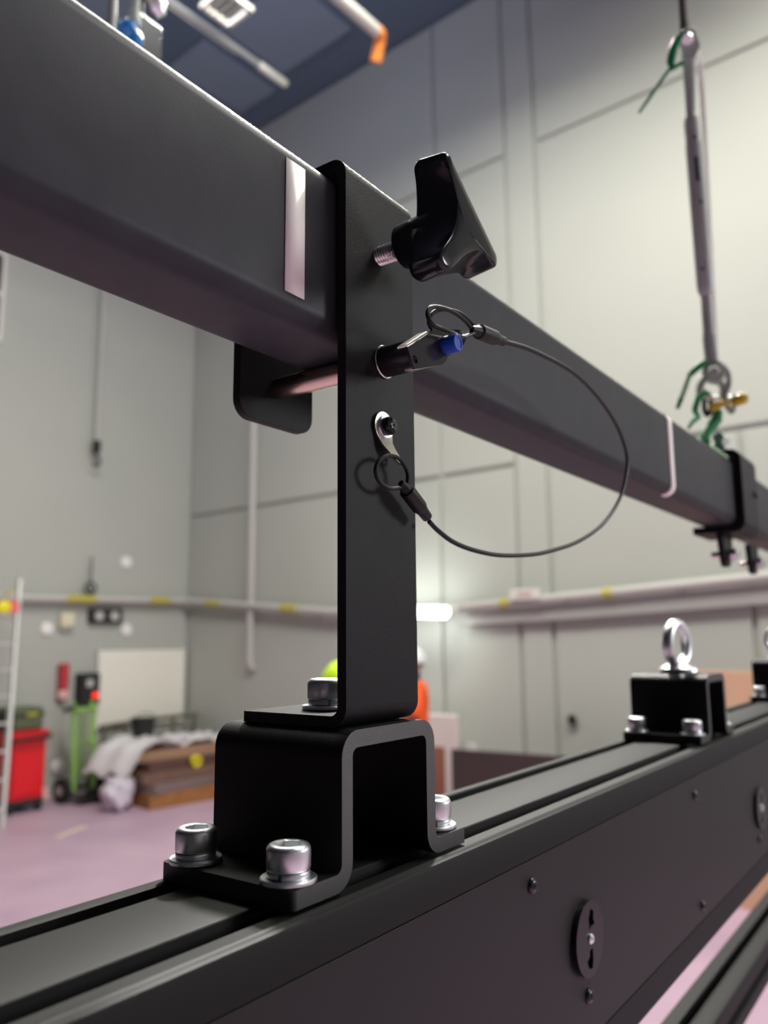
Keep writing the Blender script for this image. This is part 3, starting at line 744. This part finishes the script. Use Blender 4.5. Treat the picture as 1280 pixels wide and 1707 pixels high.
dup(cs, mmw((370.5, 237, FZ)), R_(20), 'zinc hex socket cap screw on the right flange of the nearest saddle bracket')
dup(cs, mmw((312.5, 261.5, -34.2)), R_(30), 'knurled zinc cap screw on the foot of the upright hanger')
names = {1: 'eye bolt bracket', 2: 'furthest bracket'}
for i in (1, 2):
    dx = HOFF[i][0]
    for px_, py_, wd in ((257.5, 235, 'near left'), (256.5, 289.5, 'far left'), (370.5, 237, 'near right')) if i == 1 else ((256.5, 289.5, 'far left'),):
        dup(cs, mmw((px_+dx, py_, FZ)), R_(40*i+px_), 'zinc cap screw on the %s corner of the %s' % (wd, names[i]))
# eye bolts
def eyebolt(at, label):
    x, y, z = at
    t = thing('eye_bolt', label, 'eye bolt', at)
    obj('collar', lathe(B(), [(0, 0), (19, 0), (20, 1.5), (19.5, 5), (14, 8.5), (9, 10), (0, 10)], at_z(x, y, z), 28), ZINC, t)
    a0 = R_(-9); er = B(); rr_ = []
    for i in range(44):
        a = 2*PI*i/44; row = []
        for k in range(16):
            t_ = 2*PI*k/16; rad = 22+4.6*math.cos(t_); ax_ = 6.2*math.sin(t_)
            row.append(er.verts.new((x+rad*math.cos(a)*math.cos(a0)-ax_*math.sin(a0), y+rad*math.cos(a)*math.sin(a0)+ax_*math.cos(a0), z+31+rad*math.sin(a))))
        rr_.append(row)
    for i in range(44):
        for k in range(16): er.faces.new((rr_[i][k], rr_[i][(k+1) % 16], rr_[(i+1) % 44][(k+1) % 16], rr_[(i+1) % 44][k]))
    obj('eye_ring', er, ZINC, t)
    return t
eb = eyebolt((903, 262, -39.6), 'zinc lifting eye bolt on the middle saddle bracket')
dup(eb, mmw((1489, 262, -39.6)), R_(109), 'zinc lifting eye bolt on the furthest bracket, cut by the right edge')

# ------------------------------------------------------------------ hanger bracket
hg = thing('hanger_bracket', 'tall black strap bracket hooked over the upper beam, on the saddle bracket', 'bracket', (315, 260, -39.5))
sb = bent_sheet(B(), [(293, -36.9), (230.6, -36.9), (230.6, 233.1), (301.4, 233.1), (301.4, 115.5)], 6.6, 5.1, 286.4, 344, (2.5, 10), lambda p, q, wv: (wv, p, q), kb=9)
obj('strap', sb, POWDER, hg, bevel=.45, ang=40)

# clamping knob
kn = thing('clamping_knob', 'glossy black three-lobed clamping knob on a threaded stud in the hanger bracket', 'knob', (314, 228, 193))
st = B(); nt_, L, pitch = 28, 17, 1.5; nz = int(L/pitch*8); rows_ = []
for i in range(nz+1):
    h = L*i/nz; row = []
    for k in range(nt_):
        a = 2*PI*k/nt_; ph = (h/pitch-k/nt_) % 1.0
        row.append(st.verts.new((314+(4.35+.62*(1-abs(2*ph-1)))*math.cos(a), 228.2-h, 193+(4.35+.62*(1-abs(2*ph-1)))*math.sin(a))))
    rows_.append(row)
for i in range(nz):
    for k in range(nt_): st.faces.new((rows_[i][k], rows_[i][(k+1) % nt_], rows_[i+1][(k+1) % nt_], rows_[i+1][k]))
st.faces.new(rows_[0]); st.faces.new(rows_[-1])
obj('threaded_stud', st, STEEL, kn, ang=20)
obj('knob_hub', lathe(B(), [(0, 14.2), (9.8, 14.2), (10.9, 15.0), (12.3, 31), (12.3, 36), (0, 36)], at_ny(314.2, 228, 193.6), 40), PLAST, kn, ang=50)
out = [(302.0, 226.8), (305.2, 227.8), (308.0, 225.6), (320, 216.6), (334, 206.6), (349, 195.9), (351.8, 193.2), (352.0, 189.8), (350.0, 187.6),
       (345.5, 189.2), (338.5, 190.6), (329.6, 187.8), (318.5, 180.8), (308, 171.6), (302.6, 167.6), (297.6, 167.6), (294.6, 171.0), (296.6, 175.6), (303.8, 184.4), (308.9, 193.4), (311.1, 203.5), (310.4, 212.5), (306.4, 219.6), (302.2, 223.6)]
back = [(303.5, 229.5), (307, 230.6), (310.5, 228), (322, 218), (335, 207.6), (349, 197), (352.6, 193.6), (353.0, 189.0), (351.0, 186.0),
        (346, 186.6), (339, 184.6), (330, 180.6), (319, 175.2), (309.5, 169.4), (305, 167.2), (299.4, 167.6), (296.6, 171.4), (297.6, 176.5), (300.0, 184.4), (302.6, 194), (304.4, 204), (304.6, 213), (304.0, 220.5), (302.8, 226)]
c3 = lambda q: [(v.x, v.y) for v in catmull([(a, b, 0) for a, b in q], 3, True)]
of, ob_ = c3(out), c3(back)
kb_ = B(); cx, cz = 317, 195
layers = [(199.0, .95, 0), (197.4, .99, 0), (196.2, 1, 0), (191, 1, .34), (186, 1, .68), (182.2, 1, .97), (180.8, .985, 1), (180.1, .955, 1), (179.8, .90, 1), (179.6, .70, 1), (179.5, .3, 1)]
op = of
rings = [[kb_.verts.new((cx+((1-f)*p[0]+f*q[0]-cx)*s, y, cz+((1-f)*p[1]+f*q[1]-cz)*s)) for p, q in zip(ob_, of)] for y, s, f in layers]
n = len(op)
for a, b in zip(rings, rings[1:]):
    for k in range(n): kb_.faces.new((a[k], a[(k+1) % n], b[(k+1) % n], b[k]))
for rg, y in ((rings[0], 199.4), (rings[-1], 179.5)):
    c = kb_.verts.new((cx, y, cz))
    for k in range(n): kb_.faces.new((rg[k], rg[(k+1) % n], c))
obj('knob_handle', kb_, PLAST, kn, ang=50)

# quick release pin
PX, PZ = 316.5, 137.2
pn = thing('quick_release_pin', 'quick release pin through the hanger bracket under the beam with blue button', 'pin', (PX, 228, PZ))
obj('pin_shaft', lathe(B(), [(0, -82), (4.8, -82), (6, -80.5), (6, 0), (0, 0)], at_ny(PX, 228, PZ), 32), mat('warm_steel', (.55, .42, .36), .25, 1.0), pn)
obj('pin_collar', lathe(B(), [(0, .1), (8.3, .1), (8.5, .5), (8.5, 1.3), (8.2, 1.6), (0, 1.6)], at_ny(PX, 228, PZ), 36), STEEL, pn)
obj('pin_housing', lathe(B(), [(0, 1.4), (7.9, 1.4), (7.9, 29), (7.4, 30), (0, 30)], at_ny(PX, 228, PZ), 36), DARKST, pn)
pl = [(283.5, 127.2), (287.5, 117.8), (312.6, 127.2), (316.6, 129.8), (319.4, 133.2), (336.6, 144.2), (341.8, 150.4), (336.4, 152.6), (309.5, 144.8), (306.0, 141.6)]
ang_ = R_(26)
TILT = lambda a, b, h: (a, h+(b-PZ)*.12, b)             # pull plate tilted a little so that it reflects the dark ceiling
hole1 = circ(288.9, 122.9, 2.0, 14); hole2 = circ(334.0, 147.4, 2.3, 14)
PLT = mat('dark_nickel', (.016, .016, .018), .16, spec=.25)
po = obj('pull_plate', hole_plate(B(), fillet(pl, [1.5, 1.5, 2, 2, 2, 2, 1.5, 1.5, 2, 2], 3), [hole1, hole2], TILT, 192.2, 193.6), PLT, pn, bevel=.25)
fl_ = B()
def flange(p, q, d=5.2):
    a, b = Vector(p), Vector(q); e = (b-a).normalized(); nn = Vector((-e.y, e.x))*1.1
    prism(fl_, [tuple(a), tuple(b), tuple(b+nn), tuple(a+nn)], 'y', 193.2, 193.2+d, mp=TILT)
flange((289.0, 118.4), (311.8, 126.9)); flange((285, 128), (305, 140.9))
obj('plate_flange', fl_, STEEL, po, bevel=.2)
obj('release_button', lathe(B(), [(0, 28), (5.0, 28), (5.0, 34.4), (4.4, 34.6), (4.4, 42.6), (3.9, 43.4), (3.0, 43.5), (2.8, 43.1), (0, 43.1)], at_ny(PX+.9, 228, PZ+.9), 32), BLUE, pn, ang=40)

# lanyard
ly = thing('lanyard', 'black coated wire lanyard looping from the quick release pin to the strap', 'lanyard', (330, 200, 60))
def sc_(x, z, y): return (x*y/190, y, z*y/190)
path = [(374, 157.2, 190), (382.3, 158.5, 190.5), (401, 161.6, 191.5), (420.7, 163.5, 193), (449, 165.3, 195), (474.1, 165.0, 196.5), (501, 161.4, 198), (525.1, 155.0, 199), (545, 146.5, 200), (557.7, 135.9, 201), (563, 125, 202), (558.0, 112.5, 203), (547, 98, 204), (530.2, 85.0, 205.5), (509, 73, 207), (486.7, 64.0, 208.5), (461, 56, 210), (434.9, 50.1, 212), (407, 45, 214), (381.0, 42.1, 216), (360, 40.7, 217.5), (342.6, 40.9, 219), (327, 42, 220), (314.8, 44.1, 221), (304, 47.6, 221.6), (297.5, 50.6, 222)]
obj('cable', tube(B(), catmull([sc_(x, z, y) for x, z, y in path], 6), 1.32, 10), CABLEM, ly)
def loop(pts, nm): return obj(nm, tube(B(), catmull(pts, 7, True), 1.05, 10, True), CABLEM, ly)
loop([(334.5, 192.0, 147.6), (326, 190.2, 145.6), (312.5, 188.6, 143.6), (302, 188.5, 142.6), (298.4, 189.5, 146.2), (302, 190.5, 151.6), (311, 191.2, 155.2), (324, 191.5, 157.4), (335, 191, 156.4), (342.5, 190.5, 153.6), (346.0, 190.3, 154.2), (341.5, 190.8, 151.4)], 'upper_loop')
loop([(334.6, 194.5, 148.4), (322, 195.4, 147.2), (312, 195.5, 145.6), (308.4, 195.2, 148.6), (313, 195, 154.4), (322, 194.2, 158.6), (334, 193, 160.2), (344, 191.6, 157.2), (346.5, 190.6, 154.8), (342, 191.2, 152.6)], 'upper_loop')
loop([(319.0, 220, 72.4), (311, 220.6, 71.0), (303.4, 221.2, 73.0), (300.2, 221.2, 78.2), (303.6, 221, 83.8), (311.6, 220.8, 87.2), (319.6, 220.4, 86.6), (324.8, 220, 81.8), (325.0, 219.8, 76.5), (321.6, 219.8, 71.0)], 'lower_loop')
def ferrule(p, q, r1, r2, nm):
    a, b = Vector(p), Vector(q); d = b-a
    fr_ = [0, .03, .60, .66, .78, .97, 1.0]; rr = [r1*.8, r1, r1, r1*.86, r2, r2*.95, r2*.75]
    obj(nm, tube(B(), [a+d*f for f in fr_], rr, 16), CABLEM, ly, ang=40)
    obj('crimp_neck', tube(B(), [a-d*.24, a-d*.12, a+d*.02], [r2*.55, r2*.8, r1*.8], 12), CABLEM, ly)
ferrule((347.5, 190.3, 154.4), (375.5, 190.2, 157.4), 4.0, 2.7, 'ferrule')
ferrule((323.4, 219.6, 72.0), (342.6, 219.6, 60.2), 4.0, 2.9, 'ferrule')
tg = B(); o_ = []
for i in range(17):
    a = R_(-28+236*i/16); o_.append((314.8+7.6*math.cos(a), 103.2+7.6*math.sin(a)))
o_ += [(308.9, 98.0), (311.6, 93.2), (315.6, 89.6), (318.9, 86.2), (321.4, 84.6), (323.6, 85.4), (323.8, 88.2), (321.8, 92), (321.2, 96)]
def tagmap(a, b, h):
    return (a, 227.5-h-max(0, 97-b)*.42, b)
to = obj('eyelet_tag', hole_plate(B(), o_, [circ(315, 103.2, 3, 14), circ(321.4, 87.4, 1.1, 10)], tagmap, 0, 1.1), mat('nickel_plate', (.60, .57, .52), .24, 1.0), ly, ang=50)
to['label'] = 'bright nickel eyelet tag'
sw = thing('cross_head_screw', 'black cross-head screw with silver washer holding the lanyard tag', 'screw', (315.6, 227, 103.4))
obj('washer', lathe(B(), [(2.5, 1.2), (5.6, 1.2), (5.8, 1.6), (5.6, 2.1), (2.5, 2.1)], at_ny(315.6, 227.6, 103.4), 28, close=True), ZINC, sw)
so = obj('screw_head', lathe(B(), [(0, 1.9), (4.5, 1.9), (4.7, 2.3), (4.6, 4.6), (4.0, 5.7), (2.4, 6.3), (0, 6.5)], at_ny(315.6, 227.6, 103.4), 28), PLAST, sw)
cr = B()
for a in (.35, .35+PI/2):
    d = Vector((math.cos(a), math.sin(a))); e = Vector((-d.y, d.x))
    prism(cr, [tuple(d*2.6+e*.65), tuple(d*2.6-e*.65), tuple(-d*2.6-e*.65), tuple(-d*2.6+e*.65)], 'y', 0, 1, mp=lambda p, q, h: (315.6+p, 227.6-5.6-1.0*h, 103.4+q))
obj('cross_recess', cr, DARK, so)

# ------------------------------------------------------------------ beam clamp at the right edge
cl = thing('beam_clamp', 'black C-shaped clamp wrapped round the upper beam near the right edge', 'clamp', (1150, 260, 133))
cb = bent_sheet(B(), [(300, 238), (229.5, 238), (229.5, 137.5), (292, 137.5)], 9, 9, 1108, 1196, (2, 4), lambda p, q, wv: (wv, p, q))
obj('clamp_channel', cb, POWDER, cl, bevel=.6, ang=40)
obj('clamp_screw', lathe(B(), [(5, 0), (5, 3), (3.5, 4), (0, 4)], at_ny(1180, 225, 190), 16), DARK, cl)
def lug(x, lab):
    t = thing('pivot_lug', lab, 'lug', (x, 262, 92))
    prism(b_ := B(), fillet([(-26, 133), (30, 133), (26, 104), (8, 90), (-12, 90)], [2, 2, 6, 10, 10], 4), 'y', 256, 264, mp=lambda p, q, h: (x+p, h, q))
    obj('lug_plate', b_, POWDER, t, bevel=.8)
    obj('pivot_pin', tube(B(), [(x+2, 243, 106), (x+2, 277, 106)], 5, 14), STEEL, t)
    for y in (249,):
        obj('pin_nut', lathe(B(), [(hexr(16), -5), (hexr(16), 5)], lambda a, b, h, y=y: (x+2+a, y+h, 106+b), 36), ZINC, t, bevel=.8, ang=25)
    return t
l1 = lug(1140, 'black pivot lug with bright nuts hanging under the beam clamp')
dup(l1, mmw((1305, 262, 92)), None, 'black pivot lug under the upper beam cut by the right edge')

# turnbuckle and rigging above the beam, about 1.1 m away
def near(u, v, dep=1.11):                              # point of the picture at its own distance, mm
    d = fw+rt2*((u-640)/FPX)+up2*((853.5-v)/FPX)
    return tuple(d*dep*1000)
SIDE = Vector((rt.x, rt.y, 0))
K = 1110/FPX                                           # mm per picture pixel there
def nt(name, pts, px, m, par, n=12, closed=False, smoothk=0, dep=1.11, ang=40):
    P = [near(*p[:2], dep=(p[2] if len(p) > 2 else dep)) for p in pts]
    if smoothk: P = catmull(P, smoothk, closed)
    r = [q*K for q in px] if isinstance(px, list) else px*K
    return obj(name, tube(B(), P, r, n, closed), m, par, ang=ang)
tb = thing('turnbuckle', 'galvanised turnbuckle hanging vertically at upper right', 'turnbuckle', near(1180, 560))
nt('body', [(1151, 193), (1151.5, 197), (1152.5, 210), (1155, 238), (1155.5, 241), (1175, 478), (1176, 488), (1176.5, 492)], [9, 11.5, 12, 12, 13.2, 13, 11.5, 9], ZINC2, tb, 18)
nt('sight_slot', [(1160, 262, 1.1), (1163.5, 302, 1.1)], [3, 3], DARKST, tb, 8)
for u, v in ((1158, 228), (1168.5, 336), (1171, 448)): nt('body_hole', [(u, v, 1.0985), (u, v, 1.0965)], [2.6, 2.6], DARK, tb, 10)
nt('upper_rod', [(1147, 92), (1148, 110), (1150, 150), (1151.5, 196)], [12, 10.5, 9, 7.5], ZINC2, tb, 14)
jw = fillet([(1131, 66), (1140, 45), (1157, 47), (1168, 76), (1158, 98), (1140, 100)], [6, 8, 9, 10, 8, 6], 4)
for d0, d1 in ((1.094, 1.099), (1.119, 1.124)):
    bm = B(); lo = [bm.verts.new(near(u, v, d0)) for u, v in jw]; hi = [bm.verts.new(near(u, v, d1)) for u, v in jw]
    bm.faces.new(lo); bm.faces.new(hi)
    for k in range(len(lo)): bm.faces.new((lo[k], lo[(k+1) % len(lo)], hi[(k+1) % len(lo)], hi[k]))
    obj('upper_jaw', bm, ZINC2, tb, bevel=.8)
nt('upper_pin', [(1145, 66, 1.086), (1145, 66, 1.089), (1145, 66, 1.13)], [8, 10, 10], ZINC, tb, 18)
nt('lower_rod', [(1176, 488), (1177, 500), (1181, 555), (1182, 562), (1187, 604)], [7.5, 8.5, 9, 11, 11.5], ZINC2, tb, 14)
nt('lower_eye', [(1190+13*math.cos(a), 620+14*math.sin(a)) for a in [2*PI*i/22 for i in range(22)]], 7.5, ZINC2, tb, 12, True)
nt('lower_pin', [(1190, 619, 1.085), (1190, 619, 1.088), (1190, 619, 1.13)], [7, 9, 9], ZINC2, tb, 16)
o = thing('hanging_rod', 'thin bright rod above the turnbuckle at the top edge', 'rod', near(1139, 40))
nt('rod', [(1141, 58), (1140, 42), (1139, 36), (1137, 0), (1128, -120), (1040, -1400)], [8, 8, 7, 7, 7, 7], STEEL, o)
o = thing('wire_rope', 'pale wire rope running down close behind the turnbuckle', 'rope', near(1192, 596, 1.13))
nt('rope_strand', [(1164, 88, 1.14), (1170, 150, 1.14), (1177, 280, 1.14), (1186, 460, 1.14), (1192, 560, 1.135), (1194, 600, 1.13)], 5.2, mat('pale_wire_rope', (.78, .78, .72), .5, bump=(700, .6, .001)), o, 10, smoothk=4)
shk = thing('shackle', 'galvanised bow shackle under the turnbuckle', 'shackle', near(1190, 668))
nt('bow', [(1168, 662), (1167, 645), (1176, 630), (1190, 634), (1203, 640), (1206, 655), (1202, 668)], 6.5, ZINC2, shk, 12, smoothk=5)
nt('shackle_pin', [(1160, 660), (1210, 667)], 5, ZINC, shk)
nt('pin_head', [(1206, 666), (1208, 666.4), (1214, 667.4), (1216, 667.8)], [6, 9, 9, 6], ZINC, shk, 14)
nt('dark_link', [(1178, 655), (1174, 668), (1174, 684), (1179, 692), (1184, 682), (1184, 667)], 4.2, DARKST, shk, 10, True, 4)
o = thing('clip_hook', 'curved galvanised clip hook right of the shackle', 'hook', near(1216, 686, 1.09))
nt('hook_wire', [(1204, 610), (1213, 622), (1215, 640), (1210, 655), (1210, 668), (1214, 680), (1220, 686), (1223, 678)], 5, ZINC2, o, 10, smoothk=5, dep=1.09)
yt = thing('yellow_toggle', 'yellow plastic toggle through the shackle at upper right', 'toggle', near(1215, 676, 1.075))
nt('toggle_end', [(1184, 680), (1187, 679), (1200, 674), (1206, 672)], [5, 8, 7, 5], YEL, yt, 12, dep=1.075)
nt('toggle_bar', [(1204, 672.5), (1222, 668.5)], 3.6, YEL, yt, 10, dep=1.075)
nt('toggle_knob', [(1220, 671), (1225, 669), (1238, 664), (1244, 662)], [6, 9, 10, 7], YEL, yt, 14, dep=1.075)
o = thing('cable_tie', 'dark green tie wrapped round the top jaw of the turnbuckle, with a long slanting tail', 'cable tie', near(1095, 150, 1.09))
nt('tie_band', [(1138, 56), (1129, 66), (1121, 84), (1118, 104), (1121, 114), (1130, 108), (1139, 104)], [4, 6, 7.5, 7, 5, 4, 3.5], GREEN, o, 10, dep=1.088)
nt('tie_tail', [(1120, 110), (1100, 137), (1082, 164), (1065, 188)], [3, 2.8, 3.0, 2.2], GREEN, o, 8, dep=1.088)
ct = thing('cable_tie', 'green and pale cable tie with bent tail at the bottom of the turnbuckle', 'cable tie', near(1150, 660, 1.09))
nt('tie_band', [(1177, 602), (1166, 610), (1154, 620), (1148, 627)], [4, 5.5, 5.5, 4], GREEN, ct, 8, dep=1.088)
nt('tie_tail', [(1150, 623), (1143, 644), (1134, 668)], [4, 4.2, 4], GREENP, ct, 8, dep=1.088)
nt('tail_tip', [(1135, 665), (1129, 681)], [4.2, 3.5], GREEN, ct, 8, dep=1.088)
o = thing('cable_tie', 'short green cord hanging left of the dark link, its end on the beam', 'cable tie', near(1150, 712, 1.06))
nt('cord', [(1176, 654, 1.085), (1163, 664, 1.08), (1158, 684, 1.07), (1163, 696, 1.06), (1155, 703, 1.05), (1147, 714, 1.045)], [6, 6, 5, 5, 3.5, 2.5], GREEN, o, 8, smoothk=0)
gs = thing('green_sling', 'green webbing sling wrapped over the top of the upper beam', 'sling', near(1188, 740, 1.06))
nt('sling_leg', [(1196, 686, 1.085), (1194, 700, 1.08), (1182, 714, 1.07), (1174, 728, 1.06), (1178, 738, 1.05)], [8, 9, 9, 8, 6], GREEN, gs, 10)
b_ = B(); prism(b_, fillet([(243, 229.2), (284, 229.2), (284, 234), (243, 234)], 1.5, 2), 'x', 1010, 1104); obj('sling_pad', b_, GREEN, gs, bevel=.5)
b_ = B(); prism(b_, fillet([(236.6, 226), (243, 230), (246, 233), (240, 232.5)], 1, 2), 'x', 1010, 1104); obj('sling_edge', b_, GREENP, gs)
rv = thing('rope_clip', 'bright zinc rope clip bolted beside the clamp on the beam top', 'clip', (1180, 262, 243))
obj('clip_block', box(B(), 1163, 1182, 256, 270, 242.6, 268), ZINC2, rv, bevel=3)
for z in (258, 272):
    obj('clip_nut', lathe(B(), [(hexr(15), 0), (hexr(15), 30)], lambda a, b, h, z=z: (1158+h, 262+a, z+b), 36), ZINC, rv, bevel=.8, ang=25)
obj('clip_thread', tube(B(), [(1176, 262, 272), (1200, 262, 272)], 4, 10), ZINC, rv)

# rigging seen over the beam, top left
BY = 900
def q9(x, z): return (x*1.5, BY, z*1.5)       # measured on Y = 600
hk = thing('blue_hook_block', 'bright blue hook block on a steel rod behind the upper beam, top left', 'hook', (632, BY, 855))
bs = B(); bmesh.ops.create_icosphere(bs, subdivisions=3, radius=1)
for v in bs.verts: v.co = Vector((634+v.co.x*20, BY+v.co.y*14, 861+v.co.z*13+(5 if v.co.x < 0 else -3)))
obj('block', bs, BLUEP, hk)
obj('block_rod', tube(B(), [(640, BY, 880), (640, BY, 900), (641, BY, 905), (641, BY, 1100), (641, BY, 3000)], [9, 9, 6, 6, 6], 10), ZINC2, hk)
o = obj('steel_rod', tube(B(), [(603, BY, 820), (603, BY, 3000)], 6, 10), ZINC2, at=(603, BY, 820)); tag(o, 'thin steel rod left of the blue hook block, top left', 'rod')
o = thing('rope_grip', 'bright knurled rope grip above a dark block, top left', 'grip', (675, BY, 915))
obj('grip_ball', tube(B(), [(662, BY, 950), (668, BY, 946), (680, BY, 934), (686, BY, 926)], [8, 13, 14, 8], 12), ZINC, o)
obj('grip_rod', tube(B(), [(664, BY, 948), (650, BY, 965), (650, BY, 3000)], 4, 8), ZINC2, o)
o = thing('dark_motor', 'dark hoist motor block hanging behind the blue hook, top left', 'hoist', (690, BY+60, 900))
obj('motor_body', box(B(), 672, 722, BY+40, BY+90, 880, 950), DARKST, o, bevel=6)
obj('motor_strap', tube(B(), [(697, BY+65, 948), (697, BY+65, 3000)], 5, 8), DARKST, o)
